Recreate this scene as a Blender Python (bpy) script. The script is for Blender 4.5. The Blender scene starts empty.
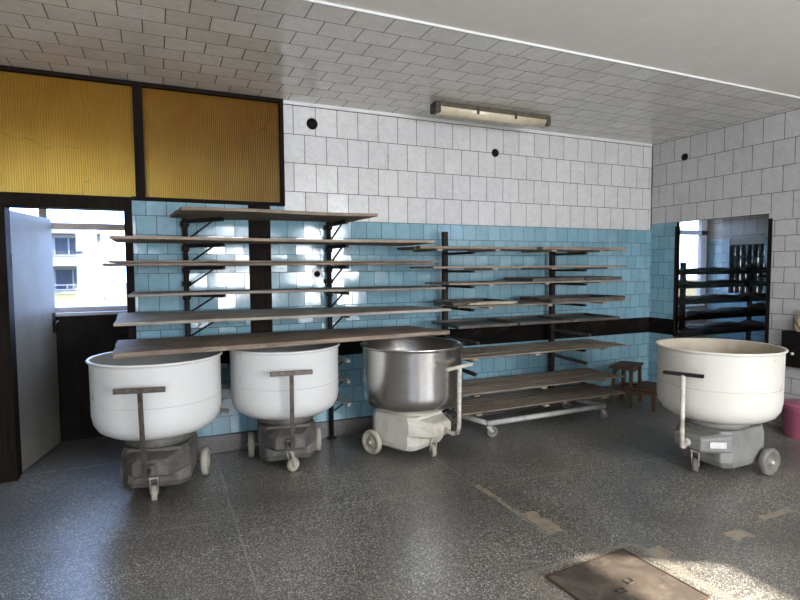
import bpy, bmesh, math, random
from mathutils import Vector, Matrix
random.seed(7)
SC = bpy.context.scene
C = SC.collection
PI = math.pi

# ------------------------------------------------------------------ room measures (metres)
H = 1.58                      # eye height
YB = 4.8365                   # back wall tile face
XR = 5.543                    # right wall tile face
ZC = 3.055                    # tiled ceiling
YT = 3.02                     # front edge of the tiled ceiling
YF = 5.80                     # outer (street) wall, inside face
XL, YR = -2.7, -2.6           # left wall, rear wall

# ------------------------------------------------------------------ material helpers
def nt(name):
    m = bpy.data.materials.new(name); m.use_nodes = True
    t = m.node_tree; t.nodes.clear()
    o = t.nodes.new('ShaderNodeOutputMaterial')
    b = t.nodes.new('ShaderNodeBsdfPrincipled')
    t.links.new(b.outputs[0], o.inputs[0])
    return m, t, b, o
def node(t, typ, **kw):
    n = t.nodes.new(typ)
    for k, v in kw.items():
        if k.startswith('i_'):
            key = k[2:]
            key = int(key) if key.isdigit() else key.replace('_', ' ')
            n.inputs[key].default_value = v
        else: setattr(n, k, v)
    return n
def link(t, a, b): t.links.new(a, b)
def c4(c): return (c[0], c[1], c[2], 1)
def coords(t, scale=(1,1,1), loc=(0,0,0), rot=(0,0,0), kind='Object'):
    tc = node(t, 'ShaderNodeTexCoord'); mp = node(t, 'ShaderNodeMapping')
    mp.inputs['Scale'].default_value = scale; mp.inputs['Location'].default_value = loc; mp.inputs['Rotation'].default_value = rot
    link(t, tc.outputs[kind], mp.inputs[0]); return mp.outputs[0]
def ramp(t, fac, stops):
    r = node(t, 'ShaderNodeValToRGB'); e = r.color_ramp.elements
    while len(e) < len(stops): e.new(0.5)
    for k, (p, c) in enumerate(stops):
        e[k].position = p; e[k].color = c4(c) if len(c) == 3 else c
    link(t, fac, r.inputs[0]); return r.outputs[0]
def mix(t, fac, a, b, typ='MIX'):
    m = node(t, 'ShaderNodeMix', data_type='RGBA', blend_type=typ)
    for v, idx in ((fac, 0), (a, 6), (b, 7)):
        if hasattr(v, 'links'): link(t, v, m.inputs[idx])
        else: m.inputs[idx].default_value = v if idx == 0 else c4(v)
    return m.outputs[2]
def math_(t, op, a, b=None, c=None, clamp=False):
    m = node(t, 'ShaderNodeMath', operation=op); m.use_clamp = clamp
    for k, v in enumerate((a, b, c)):
        if v is None: continue
        if hasattr(v, 'links'): link(t, v, m.inputs[k])
        else: m.inputs[k].default_value = v
    return m.outputs[0]
def noise(t, vec, scale, detail=4, rough=.55, dist=0):
    n = node(t, 'ShaderNodeTexNoise', i_Scale=scale, i_Detail=detail, i_Roughness=rough, i_Distortion=dist)
    link(t, vec, n.inputs['Vector']); return n.outputs[0]
def bump(t, b, h, strength, dist=.01, prev=None):
    n = node(t, 'ShaderNodeBump', i_Strength=strength, i_Distance=dist)
    link(t, h, n.inputs['Height'])
    if prev is not None: link(t, prev, n.inputs['Normal'])
    if b is not None: link(t, n.outputs[0], b.inputs['Normal'])
    return n.outputs[0]

def mat_plain(name, col, rough=.5, metal=0, var=.25, scale=6, dirt=None, dirt_amt=.5, spec=.5, bmp=0):
    """a colour with wear: noise in the tone, blotches of dirt"""
    m, t, b, o = nt(name)
    v = coords(t)
    n = noise(t, v, scale, 6, .6)
    lo = tuple(c*(1-var) for c in col); hi = tuple(min(1, c*(1+var*.6)) for c in col)
    colr = ramp(t, n, [(.3, lo), (.7, hi)])
    if dirt:
        n2 = noise(t, v, scale*.55, 8, .7, .6)
        f = ramp(t, n2, [(.48, (0,0,0)), (.68, (dirt_amt,)*3)])
        colr = mix(t, f, colr, dirt)
    link(t, colr, b.inputs['Base Color'])
    r = math_(t, 'MULTIPLY_ADD', n, .25, rough-.12)
    link(t, r, b.inputs['Roughness'])
    b.inputs['Metallic'].default_value = metal
    b.inputs['Specular IOR Level'].default_value = spec
    if bmp: bump(t, b, noise(t, v, scale*6, 4, .6), bmp, .004)
    return m

def mat_tile(name, axes, u0, v0, bw, bh, c1, c2, mortar, msize, rough, emboss=.0, grime=.25, gcol=(.1,.09,.08), coat=0, offs=.5, tilt=.08):
    """running-bond wall tiles laid out in world metres; axes: which two coordinates are u,v"""
    m, t, b, o = nt(name)
    tc = node(t, 'ShaderNodeTexCoord'); sp = node(t, 'ShaderNodeSeparateXYZ'); link(t, tc.outputs['Object'], sp.inputs[0])
    cb = node(t, 'ShaderNodeCombineXYZ')
    link(t, math_(t, 'SUBTRACT', sp.outputs[axes[0]], u0), cb.inputs[0])
    link(t, math_(t, 'SUBTRACT', sp.outputs[axes[1]], v0), cb.inputs[1])
    br = node(t, 'ShaderNodeTexBrick', i_Scale=1.0, i_Mortar_Size=msize, i_Mortar_Smooth=.15, i_Bias=0.0, i_Brick_Width=bw, i_Row_Height=bh)
    br.offset = offs; br.offset_frequency = 2
    br.inputs['Color1'].default_value = c4(c1); br.inputs['Color2'].default_value = c4(c2); br.inputs['Mortar'].default_value = c4(mortar)
    link(t, cb.outputs[0], br.inputs['Vector'])
    pos = tc.outputs['Object']
    n = noise(t, pos, 2.2, 7, .65)
    f = ramp(t, n, [(.5, (0,0,0)), (.78, (grime,)*3)])
    n3 = noise(t, pos, 14, 5, .6, 1.2)
    vein = ramp(t, n3, [(.32, (.88,)*3), (.6, (1,)*3)])
    col = mix(t, 1.0, br.outputs['Color'], vein, 'MULTIPLY')
    col = mix(t, f, col, gcol)
    link(t, col, b.inputs['Base Color'])
    r = math_(t, 'MULTIPLY_ADD', br.outputs['Fac'], .5, rough)
    r = math_(t, 'MULTIPLY_ADD', n, .12, math_(t, 'SUBTRACT', r, .06))
    link(t, r, b.inputs['Roughness'])
    if coat: b.inputs['Coat Weight'].default_value = coat; b.inputs['Coat Roughness'].default_value = .08
    # each tile sits at a slightly different tilt, edges rounded, face faintly embossed
    inv = math_(t, 'SUBTRACT', 1.0, br.outputs['Fac'])
    b2 = node(t, 'ShaderNodeTexBrick', i_Scale=1.0, i_Mortar_Size=0.0, i_Bias=0.0, i_Brick_Width=bw, i_Row_Height=bh)
    b2.offset = offs; b2.offset_frequency = 2; b2.inputs['Color1'].default_value = (0,0,0,1); b2.inputs['Color2'].default_value = (1,1,1,1); b2.inputs['Mortar'].default_value = (.5,.5,.5,1)
    link(t, cb.outputs[0], b2.inputs['Vector'])
    wn = node(t, 'ShaderNodeTexWhiteNoise', noise_dimensions='1D'); sc_ = node(t, 'ShaderNodeSeparateColor'); link(t, b2.outputs['Color'], sc_.inputs[0])
    link(t, math_(t, 'MULTIPLY', sc_.outputs[0], 97.3), wn.inputs['W'])
    va = node(t, 'ShaderNodeVectorMath', operation='SUBTRACT'); link(t, wn.outputs['Color'], va.inputs[0]); va.inputs[1].default_value = (.5,.5,.5)
    vb = node(t, 'ShaderNodeVectorMath', operation='SCALE'); link(t, va.outputs[0], vb.inputs[0]); vb.inputs['Scale'].default_value = tilt
    ge = node(t, 'ShaderNodeNewGeometry'); vc = node(t, 'ShaderNodeVectorMath', operation='ADD'); link(t, ge.outputs['Normal'], vc.inputs[0]); link(t, vb.outputs[0], vc.inputs[1])
    vd = node(t, 'ShaderNodeVectorMath', operation='NORMALIZE'); link(t, vc.outputs[0], vd.inputs[0])
    nb = bump(t, None, inv, .35, .004, vd.outputs[0])
    wav = noise(t, pos, 5.0, 2, .5)
    nb = bump(t, None, wav, .12, .02, nb)
    if emboss:
        w = node(t, 'ShaderNodeTexWave', i_Scale=3.6, i_Distortion=9.0, i_Detail=3.0); w.bands_direction = 'DIAGONAL'
        link(t, pos, w.inputs['Vector'])
        nb = bump(t, None, w.outputs['Fac'], emboss, .006, nb)
    link(t, nb, b.inputs['Normal'])
    return m

def mat_wood(name, dark, light, rough=.75, axis=0, scale=1.0, white=None, wamt=0.0, spec=.3):
    m, t, b, o = nt(name)
    s = [14*scale, 14*scale, 14*scale]; s[axis] = .9*scale
    oi = node(t, 'ShaderNodeObjectInfo')
    tc = node(t, 'ShaderNodeTexCoord'); mp = node(t, 'ShaderNodeMapping'); mp.inputs['Scale'].default_value = s
    ad = node(t, 'ShaderNodeVectorMath', operation='ADD'); link(t, tc.outputs['Object'], ad.inputs[0])
    rs = node(t, 'ShaderNodeVectorMath', operation='SCALE'); rs.inputs[0].default_value = (31, 17, 23); link(t, oi.outputs['Random'], rs.inputs['Scale'])
    link(t, rs.outputs[0], ad.inputs[1]); link(t, ad.outputs[0], mp.inputs[0])
    g = noise(t, mp.outputs[0], 3.2, 8, .62, .5)
    col = ramp(t, g, [(.28, dark), (.5, tuple((a+b_)/2 for a, b_ in zip(dark, light))), (.74, light)])
    v = ad.outputs[0]
    big = noise(t, v, 3.0, 5, .6)
    col = mix(t, ramp(t, big, [(.45, (0,0,0)), (.75, (.55,)*3)]), col, tuple(c*.45 for c in dark))
    if white:
        bn = noise(t, v, 5.5, 7, .7, .8)
        col = mix(t, ramp(t, bn, [(.5, (0,0,0)), (.7, (wamt,)*3)]), col, white)
    vr = math_(t, 'MULTIPLY_ADD', oi.outputs['Random'], .5, .75)
    hs = node(t, 'ShaderNodeHueSaturation'); link(t, col, hs.inputs['Color']); link(t, vr, hs.inputs['Value'])
    link(t, hs.outputs[0], b.inputs['Base Color'])
    b.inputs['Roughness'].default_value = rough; b.inputs['Specular IOR Level'].default_value = spec
    bump(t, b, g, .35, .004)
    return m

M = {}
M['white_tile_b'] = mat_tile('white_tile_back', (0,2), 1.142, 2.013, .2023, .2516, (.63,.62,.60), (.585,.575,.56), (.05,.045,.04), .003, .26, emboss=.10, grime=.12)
M['white_tile_r'] = mat_tile('white_tile_right_shade', (1,2), 3.314, 2.035-.2516*4+.0, .2023, .2516, (.53,.52,.50), (.495,.485,.47), (.05,.045,.04), .003, .26, emboss=.10, grime=.35, gcol=(.22,.21,.19))  # tile tone lowered and grime raised to stand in for this wall's shade
M['white_tile_low'] = mat_tile('white_tile_right_low_shade', (1,2), 3.275, 1.866-.1525*10, .2023, .1525, (.53,.52,.50), (.495,.485,.47), (.05,.045,.04), .003, .26, emboss=.08, grime=.15)  # same lowered tone, the wall's shade put into the tile colour
M['blue_b'] = mat_tile('blue_tile_back', (0,2), 1.674, 2.013-.155*14, .151, .155, (.235,.41,.485), (.185,.345,.42), (.05,.09,.11), .003, .13, grime=.3, gcol=(.07,.12,.14), coat=.3)
M['blue_r'] = mat_tile('blue_tile_right', (1,2), 4.49, 2.09-.155*14, .151, .155, (.235,.41,.485), (.185,.345,.42), (.05,.09,.11), .003, .13, grime=.3, gcol=(.07,.12,.14), coat=.3)
M['ceil'] = mat_tile('ceiling_panel', (0,1), .843+.125, 3.03, .2503, .2005, (.68,.645,.575), (.65,.615,.55), (.05,.04,.03), .0032, .20, emboss=.06, grime=.22, gcol=(.28,.25,.2))

def m_plaster():
    m, t, b, o = nt('painted_plaster'); v = coords(t)
    n = noise(t, v, 7, 9, .7); n2 = noise(t, v, 1.3, 4, .5)
    col = ramp(t, n, [(.35, (.70,.655,.585)), (.62, (.75,.705,.64)), (.72, (.82,.78,.72))])
    col = mix(t, ramp(t, n2, [(.4, (0,0,0)), (.8, (.35,)*3)]), col, (.66,.62,.55))
    link(t, col, b.inputs['Base Color']); b.inputs['Roughness'].default_value = .7
    bump(t, b, n, .25, .006); return m
M['plaster'] = m_plaster()

def m_terrazzo(name, dark=1.0, joints=True):
    m, t, b, o = nt(name); v = coords(t)
    def chips(scale, th, seed):
        vo = node(t, 'ShaderNodeTexVoronoi', i_Scale=scale, i_Randomness=1.0); link(t, v, vo.inputs['Vector'])
        sep = node(t, 'ShaderNodeSeparateColor'); link(t, vo.outputs['Color'], sep.inputs[0])
        mask = math_(t, 'LESS_THAN', vo.outputs['Distance'], math_(t, 'MULTIPLY', sep.outputs[1], th))
        return mask, sep.outputs[0]
    m1, r1 = chips(165, .74, 0); m2, r2 = chips(300, .75, 1)
    wear = noise(t, v, 1.1, 6, .6); fine = noise(t, v, 40, 3, .6)
    base = ramp(t, wear, [(.3, (.038*dark,.035*dark,.030*dark)), (.7, (.11*dark,.102*dark,.088*dark))])
    chipc = ramp(t, r1, [(.0, (.03,.03,.03)), (.25, (.12,.11,.10)), (.5, (.40,.38,.335)), (.75, (.70,.66,.58)), (1, (.82,.78,.69))])
    chipc2 = ramp(t, r2, [(.0, (.03,.03,.03)), (.4, (.15,.14,.125)), (1, (.62,.59,.53))])
    col = mix(t, math_(t, 'MULTIPLY', m2, .8), base, chipc2)
    col = mix(t, math_(t, 'MULTIPLY', m1, .85), col, chipc)
    grime = ramp(t, noise(t, v, .75, 8, .62, .4), [(.40, (0,0,0)), (.64, (.62,)*3)])
    col = mix(t, grime, col, (.042*dark,.038*dark,.033*dark))
    dust = ramp(t, noise(t, v, 2.3, 9, .7, .8), [(.5, (0,0,0)), (.85, (.2,)*3)])
    col = mix(t, dust, col, (.27,.25,.22))
    if not joints: col = mix(t, .62, col, (.022,.021,.02))
    rough = math_(t, 'MULTIPLY_ADD', wear, .2, .26)
    if joints:
        sp = node(t, 'ShaderNodeSeparateXYZ'); link(t, v, sp.inputs[0]); X, Y = sp.outputs[0], sp.outputs[1]
        wob = math_(t, 'MULTIPLY_ADD', noise(t, v, 3, 4, .6), .02, -.01)
        Xw = math_(t, 'ADD', X, wob); Yw = math_(t, 'ADD', Y, wob)
        ys = math_(t, 'MULTIPLY_ADD', X, .109, Yw)                    # the cross joint runs slightly askew
        def line(cval, c, w):
            d = math_(t, 'ABSOLUTE', math_(t, 'SUBTRACT', cval, c)); return math_(t, 'LESS_THAN', d, w)
        lines = line(ys, 3.52, .006)
        for f_ in (line(Xw, .405, .005), line(Xw, 2.06, .005), line(Xw, -1.25, .005), line(Xw, 3.7, .005), line(ys, 1.87, .005), line(Yw, 4.93, .012)):
            lines = math_(t, 'MAXIMUM', lines, f_)
        br = noise(t, v, 2.0, 5, .6)
        col = mix(t, math_(t, 'MULTIPLY', lines, ramp(t, br, [(.36, (.1,)*3), (.66, (.7,)*3)])), col, (.40,.37,.31))
        # sandy filler troweled into the worn joint: shapes of their own
        def patch(x0, x1, y0, y1, sl=0.0):
            w = math_(t, 'MULTIPLY_ADD', noise(t, v, 9, 5, .65), .10, -.05)
            xx = math_(t, 'ADD', X, w); yy = math_(t, 'ADD', math_(t, 'MULTIPLY_ADD', X, sl, Y), w)
            a = math_(t, 'MULTIPLY', math_(t, 'GREATER_THAN', xx, x0), math_(t, 'LESS_THAN', xx, x1))
            c = math_(t, 'MULTIPLY', math_(t, 'GREATER_THAN', yy, y0), math_(t, 'LESS_THAN', yy, y1))
            return math_(t, 'MULTIPLY', a, c)
        ps = patch(2.05, 2.10, 3.08, 3.30)
        for q in ((2.06,2.09,2.78,3.1), (2.07,2.19,2.48,2.78), (2.43,2.55,2.02,2.13), (3.0,3.15,1.97,2.06), (3.4,3.7,2.06,2.12)):
            ps = math_(t, 'MAXIMUM', ps, patch(*q))
        pn = ramp(t, noise(t, v, 11, 5, .7), [(.3, (.25,)*3), (.6, (.85,)*3)])
        col = mix(t, math_(t, 'MULTIPLY', ps, pn), col, (.37,.30,.21))
        # pale worn concrete along the hatch frame
        hp = math_(t, 'MAXIMUM', patch(1.66, 2.42, 2.19, 2.23), math_(t, 'MAXIMUM', patch(2.4, 2.47, 1.5, 2.2), patch(1.64, 1.73, 1.4, 2.2)))
        col = mix(t, math_(t, 'MULTIPLY', hp, .35), col, (.30,.26,.2))
    link(t, col, b.inputs['Base Color']); link(t, rough, b.inputs['Roughness'])
    b.inputs['Specular IOR Level'].default_value = 1.0
    bump(t, b, fine, .25, .002)
    return m
M['floor'] = m_terrazzo('terrazzo_floor')
M['terrazzo_base'] = m_terrazzo('terrazzo_skirting', .8, False)

M['dark_wood'] = mat_wood('dark_stained_wood', (.006,.0045,.0035), (.024,.016,.012), .65, 2, spec=.06)
M['dark_sub'] = mat_plain('bare_dark_mortar', (.009,.007,.006), .85, var=.5, spec=.06, scale=5, dirt=(.05,.04,.035), dirt_amt=.4, bmp=.4)
M['panel_shade'] = mat_wood('panelling_shade', (.006,.005,.005), (.018,.014,.012), .55, 2, spec=.06)  # near-black colour carries the shade on the wall under the passage window
M['board'] = mat_wood('weathered_plank', (.13,.095,.07), (.40,.31,.23), .8, 0, white=(.42,.39,.35), wamt=.35)
M['board_grey'] = mat_wood('grey_plank', (.17,.15,.125), (.46,.41,.35), .8, 0, white=(.45,.43,.40), wamt=.45)
M['slat'] = mat_wood('slat_board', (.12,.092,.07), (.42,.345,.265), .8, 0, white=(.34,.31,.27), wamt=.3)
M['batten'] = mat_wood('batten_wood', (.22,.17,.12), (.46,.39,.30), .75, 1)
M['stool'] = mat_wood('stool_wood', (.035,.019,.010), (.10,.056,.03), .6, 0)  # wood darkened to put the corner's shadow into its colour
M['splinter'] = mat_wood('splintered_wood', (.30,.25,.18), (.66,.60,.50), .8, 0)
M['black_steel'] = mat_plain('black_steel', (.020,.018,.017), .6, .2, dirt=(.07,.045,.032), dirt_amt=.4, scale=14, spec=.2)
M['tray'] = mat_plain('blackened_tray', (.085,.078,.07), .45, .35, var=.4, scale=10, dirt=(.24,.20,.16), dirt_amt=.5)
M['worn_steel'] = mat_plain('worn_steel_bar', (.14,.12,.105), .42, .8, var=.5, scale=25, dirt=(.07,.045,.03), dirt_amt=.7)
M['white_paint'] = mat_plain('chipped_white_paint', (.62,.59,.51), .4, 0, var=.12, scale=16, dirt=(.10,.07,.05), dirt_amt=.8)
M['tube_paint'] = mat_plain('worn_grey_paint', (.46,.45,.43), .45, .1, var=.2, scale=12, dirt=(.16,.13,.10), dirt_amt=.6)
M['enamel'] = mat_plain('white_enamel', (.70,.70,.675), .30, 0, var=.04, scale=3, dirt=(.50,.49,.45), dirt_amt=.4)
M['enamel_warm'] = mat_plain('cream_enamel', (.73,.70,.63), .30, 0, var=.05, scale=3, dirt=(.55,.50,.42), dirt_amt=.4)
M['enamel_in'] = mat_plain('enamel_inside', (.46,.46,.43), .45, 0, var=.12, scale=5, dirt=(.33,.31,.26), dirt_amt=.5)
M['dough_in'] = mat_plain('dough_stained_inside', (.50,.43,.33), .6, 0, var=.2, scale=6, dirt=(.30,.24,.17), dirt_amt=.7, bmp=.3)
M['cast'] = mat_plain('dirty_grey_casting', (.15,.14,.125), .65, .05, var=.6, scale=7, dirt=(.04,.035,.03), dirt_amt=.9, bmp=.3)
M['cast_grey'] = mat_plain('grey_painted_casting', (.25,.245,.23), .5, .05, var=.2, scale=7, dirt=(.11,.10,.085), dirt_amt=.6)
M['cast_white'] = mat_plain('cream_painted_casting', (.66,.63,.55), .42, 0, var=.08, scale=6, dirt=(.36,.30,.22), dirt_amt=.6)
M['wheel'] = mat_plain('pale_wheel', (.42,.39,.32), .6, 0, var=.2, scale=14, dirt=(.16,.13,.10), dirt_amt=.6)
M['wheel_dk'] = mat_plain('grey_wheel', (.20,.185,.165), .6, 0, var=.25, scale=14, dirt=(.09,.075,.06), dirt_amt=.6)
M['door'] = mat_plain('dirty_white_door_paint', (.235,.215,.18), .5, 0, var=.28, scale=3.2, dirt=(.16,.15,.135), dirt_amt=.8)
M['winframe'] = mat_plain('grey_white_frame', (.48,.48,.50), .45, 0, var=.08, scale=5)
M['hole'] = mat_plain('black_hole_cover', (.010,.009,.008), .7, 0, var=.4, scale=30, spec=.1)
M['hatch'] = mat_plain('rusty_hatch_plate', (.105,.082,.066), .5, .35, var=.35, scale=9, dirt=(.26,.22,.18), dirt_amt=.5, bmp=.25)
M['hatch_rim'] = mat_plain('hatch_rim', (.09,.055,.035), .6, .3, scale=12)
M['lamp_house'] = mat_plain('yellowed_housing', (.10,.08,.05), .6, 0, var=.4, scale=12, dirt=(.05,.04,.03), dirt_amt=.7)
M['lamp_diff'] = mat_plain('yellowed_diffuser', (.66,.57,.40), .22, 0, var=.12, scale=5, dirt=(.42,.33,.2), dirt_amt=.5)
M['lamp_end'] = mat_plain('sooty_end_cap', (.05,.04,.03), .6, 0, scale=16, dirt=(.2,.15,.1), dirt_amt=.5)
M['pink'] = mat_plain('pink_plastic', (.38,.10,.17), .35, 0, var=.1, scale=4)  # pink lowered so the colour carries the dark corner's shade
M['wallgen'] = mat_plain('painted_wall', (.50,.48,.44), .7, 0, var=.08, scale=2)
M['low_bounce'] = mat_plain('low_bounce_paint', (.085,.075,.062), .8, 0, var=.2, scale=2)  # darkened to cut bounce light behind the amber panes
M['outer'] = mat_plain('render_white', (.22,.21,.19), .8, 0, var=.05, scale=1)
M['yellow_wall'] = mat_plain('ochre_render', (.16,.11,.03), .8, 0, var=.05, scale=1)
M['houseglass'] = mat_plain('house_window_glass', (.028,.035,.045), .3, 0, var=.3, spec=.1, scale=1.2)
M['rail'] = mat_plain('balcony_rail', (.16,.16,.17), .5, 0, var=.1, spec=.1)
M['roof'] = mat_plain('eave_tiles', (.15,.13,.12), .8, 0, var=.15)
M['bag'] = mat_plain('beige_cloth', (.50,.36,.26), .8, 0, var=.3, scale=14)
M['loaf'] = mat_plain('brown_sack', (.12,.07,.045), .7, 0, var=.5, scale=9)
M['darkplank'] = mat_wood('dark_rack_wood', (.012,.008,.006), (.05,.03,.02), .5, 0, spec=.06)
M['plate'] = mat_plain('pale_name_plate', (.62,.62,.60), .35, .2, var=.15, scale=30)
M['chrome'] = mat_plain('chrome', (.55,.54,.52), .25, 1, var=.1)

def m_steel():
    m, t, b, o = nt('brushed_steel'); v = coords(t, (2, 2, 90)); v2 = coords(t)
    n = noise(t, v, 3, 5, .6); n2 = noise(t, v2, 6, 5, .6)
    link(t, ramp(t, n, [(.3, (.62,.60,.57)), (.7, (.76,.74,.71))]), b.inputs['Base Color'])
    b.inputs['Metallic'].default_value = 1
    link(t, math_(t, 'MULTIPLY_ADD', n2, .06, .22), b.inputs['Roughness'])
    bump(t, b, n, .03, .001); return m
M['steel'] = m_steel()

def m_amber():
    m, t, b, o = nt('amber_fibreglass')
    t.nodes.remove(b)
    v = coords(t)
    wv = node(t, 'ShaderNodeTexWave', i_Scale=16.0, i_Distortion=1.2, i_Detail=3.0); wv.bands_direction = 'X'; link(t, v, wv.inputs['Vector'])
    wz = node(t, 'ShaderNodeTexWave', i_Scale=22.0, i_Distortion=5.0, i_Detail=3.0); wz.bands_direction = 'Z'; link(t, v, wz.inputs['Vector'])
    n = noise(t, coords(t, (1,1,.5)), 3.0, 7, .65, .7)
    col = ramp(t, n, [(.3, (.82,.36,.03)), (.7, (1.0,.52,.07))])
    col = mix(t, math_(t, 'MULTIPLY', wv.outputs['Fac'], .40), col, (.50,.27,.02))
    col = mix(t, math_(t, 'MULTIPLY', wz.outputs['Fac'], .12), col, (.42,.27,.03))
    # a few brown cracks and creases
    vo = node(t, 'ShaderNodeTexVoronoi', i_Scale=1.6); vo.feature = 'DISTANCE_TO_EDGE'
    wn = node(t, 'ShaderNodeTexNoise', i_Scale=2.0, i_Detail=5.0); link(t, v, wn.inputs['Vector'])
    mx = node(t, 'ShaderNodeMix', data_type='VECTOR'); mx.inputs[0].default_value = .35; link(t, v, mx.inputs[4]); link(t, wn.outputs['Color'], mx.inputs[5])
    link(t, mx.outputs[1], vo.inputs['Vector'])
    cr = math_(t, 'MULTIPLY', math_(t, 'LESS_THAN', vo.outputs['Distance'], .0035), math_(t, 'GREATER_THAN', noise(t, v, 1.1, 2), .5))
    col = mix(t, math_(t, 'MULTIPLY', cr, .28), col, (.16,.09,.01))
    d = node(t, 'ShaderNodeBsdfDiffuse'); tr = node(t, 'ShaderNodeBsdfTranslucent'); gl = node(t, 'ShaderNodeBsdfGlossy', i_Roughness=.35)
    link(t, col, d.inputs[0]); link(t, col, tr.inputs[0]); gl.inputs[0].default_value = (.6,.55,.4,1)
    m1 = node(t, 'ShaderNodeMixShader'); m1.inputs[0].default_value = .92; link(t, d.outputs[0], m1.inputs[1]); link(t, tr.outputs[0], m1.inputs[2])
    m2 = node(t, 'ShaderNodeMixShader'); m2.inputs[0].default_value = .04; link(t, m1.outputs[0], m2.inputs[1]); link(t, gl.outputs[0], m2.inputs[2])
    link(t, m2.outputs[0], o.inputs[0]); return m
M['amber'] = m_amber()

def m_glass(name, refl=.08, tint=(1,1,1)):
    m, t, b, o = nt(name); t.nodes.remove(b)
    tr = node(t, 'ShaderNodeBsdfTransparent'); tr.inputs[0].default_value = c4(tint)
    gl = node(t, 'ShaderNodeBsdfGlossy', i_Roughness=.02)
    lw = node(t, 'ShaderNodeLayerWeight', i_Blend=.5)
    fr = math_(t, 'MULTIPLY_ADD', math_(t, 'POWER', lw.outputs['Facing'], 5.0), .9, .035)
    mx = node(t, 'ShaderNodeMixShader'); link(t, fr, mx.inputs[0])
    link(t, tr.outputs[0], mx.inputs[1]); link(t, gl.outputs[0], mx.inputs[2]); link(t, mx.outputs[0], o.inputs[0]); return m
M['glass'] = m_glass('window_glass')
M['glass_dark'] = m_glass('smoky_glass', tint=(.78,.74,.69))
def m_frost():
    m, t, b, o = nt('frosted_block'); t.nodes.remove(b)
    v = coords(t); n = noise(t, v, 11, 3)
    tr = node(t, 'ShaderNodeBsdfTranslucent'); link(t, ramp(t, n, [(.42, (.05,.06,.07)), (.58, (.40,.43,.44))]), tr.inputs[0])
    link(t, tr.outputs[0], o.inputs[0]); return m
M['frost'] = m_frost()
def m_grass():
    m, t, b, o = nt('lawn'); v = coords(t)
    link(t, ramp(t, noise(t, v, .8, 8, .7), [(.35, (.055,.05,.006)), (.65, (.115,.09,.010))]), b.inputs['Base Color']); b.inputs['Roughness'].default_value = .9; return m
M['grass'] = m_grass()

# ------------------------------------------------------------------ mesh helpers
def box(bm, x0, x1, y0, y1, z0, z1, mx=None):
    vs = [bm.verts.new(p) for p in ((x0,y0,z0),(x1,y0,z0),(x1,y1,z0),(x0,y1,z0),(x0,y0,z1),(x1,y0,z1),(x1,y1,z1),(x0,y1,z1))]
    if mx is not None:
        for v in vs: v.co = mx @ v.co
    fs = [bm.faces.new([vs[i] for i in f]) for f in ((0,3,2,1),(4,5,6,7),(0,1,5,4),(1,2,6,5),(2,3,7,6),(3,0,4,7))]
    return vs, fs
def bx(*a, mx=None):
    bm = bmesh.new(); box(bm, *a, mx=mx); return bm
def frame_of(d):
    d = d.normalized(); up = Vector((0,0,1)) if abs(d.z) < .95 else Vector((1,0,0))
    s = d.cross(up).normalized(); return s, d.cross(s).normalized()
def tube(bm, pts, r, n=12, caps=True):
    """round tube swept through points, r one radius or a list"""
    pts = [Vector(p) for p in pts]; rings = []
    for i, p in enumerate(pts):
        if i == 0: d = pts[1]-p
        elif i == len(pts)-1: d = p-pts[i-1]
        else: d = (pts[i+1]-p).normalized()+(p-pts[i-1]).normalized()
        if i == 0: s, u = frame_of(d)
        else:
            d = d.normalized(); s = (s - d*s.dot(d)).normalized(); u = d.cross(s)
        rr = r[i] if isinstance(r, (list, tuple)) else r
        rings.append([bm.verts.new(p + s*math.cos(2*PI*k/n)*rr + u*math.sin(2*PI*k/n)*rr) for k in range(n)])
    for a, b in zip(rings, rings[1:]):
        for k in range(n): bm.faces.new((a[k], a[(k+1)%n], b[(k+1)%n], b[k])).smooth = True
    if caps: bm.faces.new(rings[0][::-1]); bm.faces.new(rings[-1])
def bar(bm, a, b, w, h, up=None):
    """rectangular bar from a to b"""
    a, b = Vector(a), Vector(b); d = (b-a).normalized()
    upv = Vector(up) if up else (Vector((0,0,1)) if abs(d.z) < .9 else Vector((0,1,0)))
    s = d.cross(upv).normalized(); u = s.cross(d).normalized()
    q = [(-w/2,-h/2),(w/2,-h/2),(w/2,h/2),(-w/2,h/2)]
    A = [bm.verts.new(a+s*i+u*j) for i, j in q]; B = [bm.verts.new(b+s*i+u*j) for i, j in q]
    bm.faces.new(A[::-1]); bm.faces.new(B)
    for k in range(4): bm.faces.new((A[k], A[(k+1)%4], B[(k+1)%4], B[k]))
def lathe(bm, prof, n=64, mx=None, close=False, midx=None):
    rings = []
    for r, z in prof:
        if r < 1e-6: rings.append([bm.verts.new((0,0,z))])
        else: rings.append([bm.verts.new((r*math.cos(2*PI*k/n), r*math.sin(2*PI*k/n), z)) for k in range(n)])
    if mx is not None:
        for R in rings:
            for v in R: v.co = mx @ v.co
    for i, (a, b) in enumerate(zip(rings, rings[1:])):
        for k in range(n):
            if len(a) == 1: f = bm.faces.new((a[0], b[(k+1)%n], b[k]))
            elif len(b) == 1: f = bm.faces.new((a[k], a[(k+1)%n], b[0]))
            else: f = bm.faces.new((a[k], a[(k+1)%n], b[(k+1)%n], b[k]))
            f.smooth = True
            if midx: f.material_index = midx[i]
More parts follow.
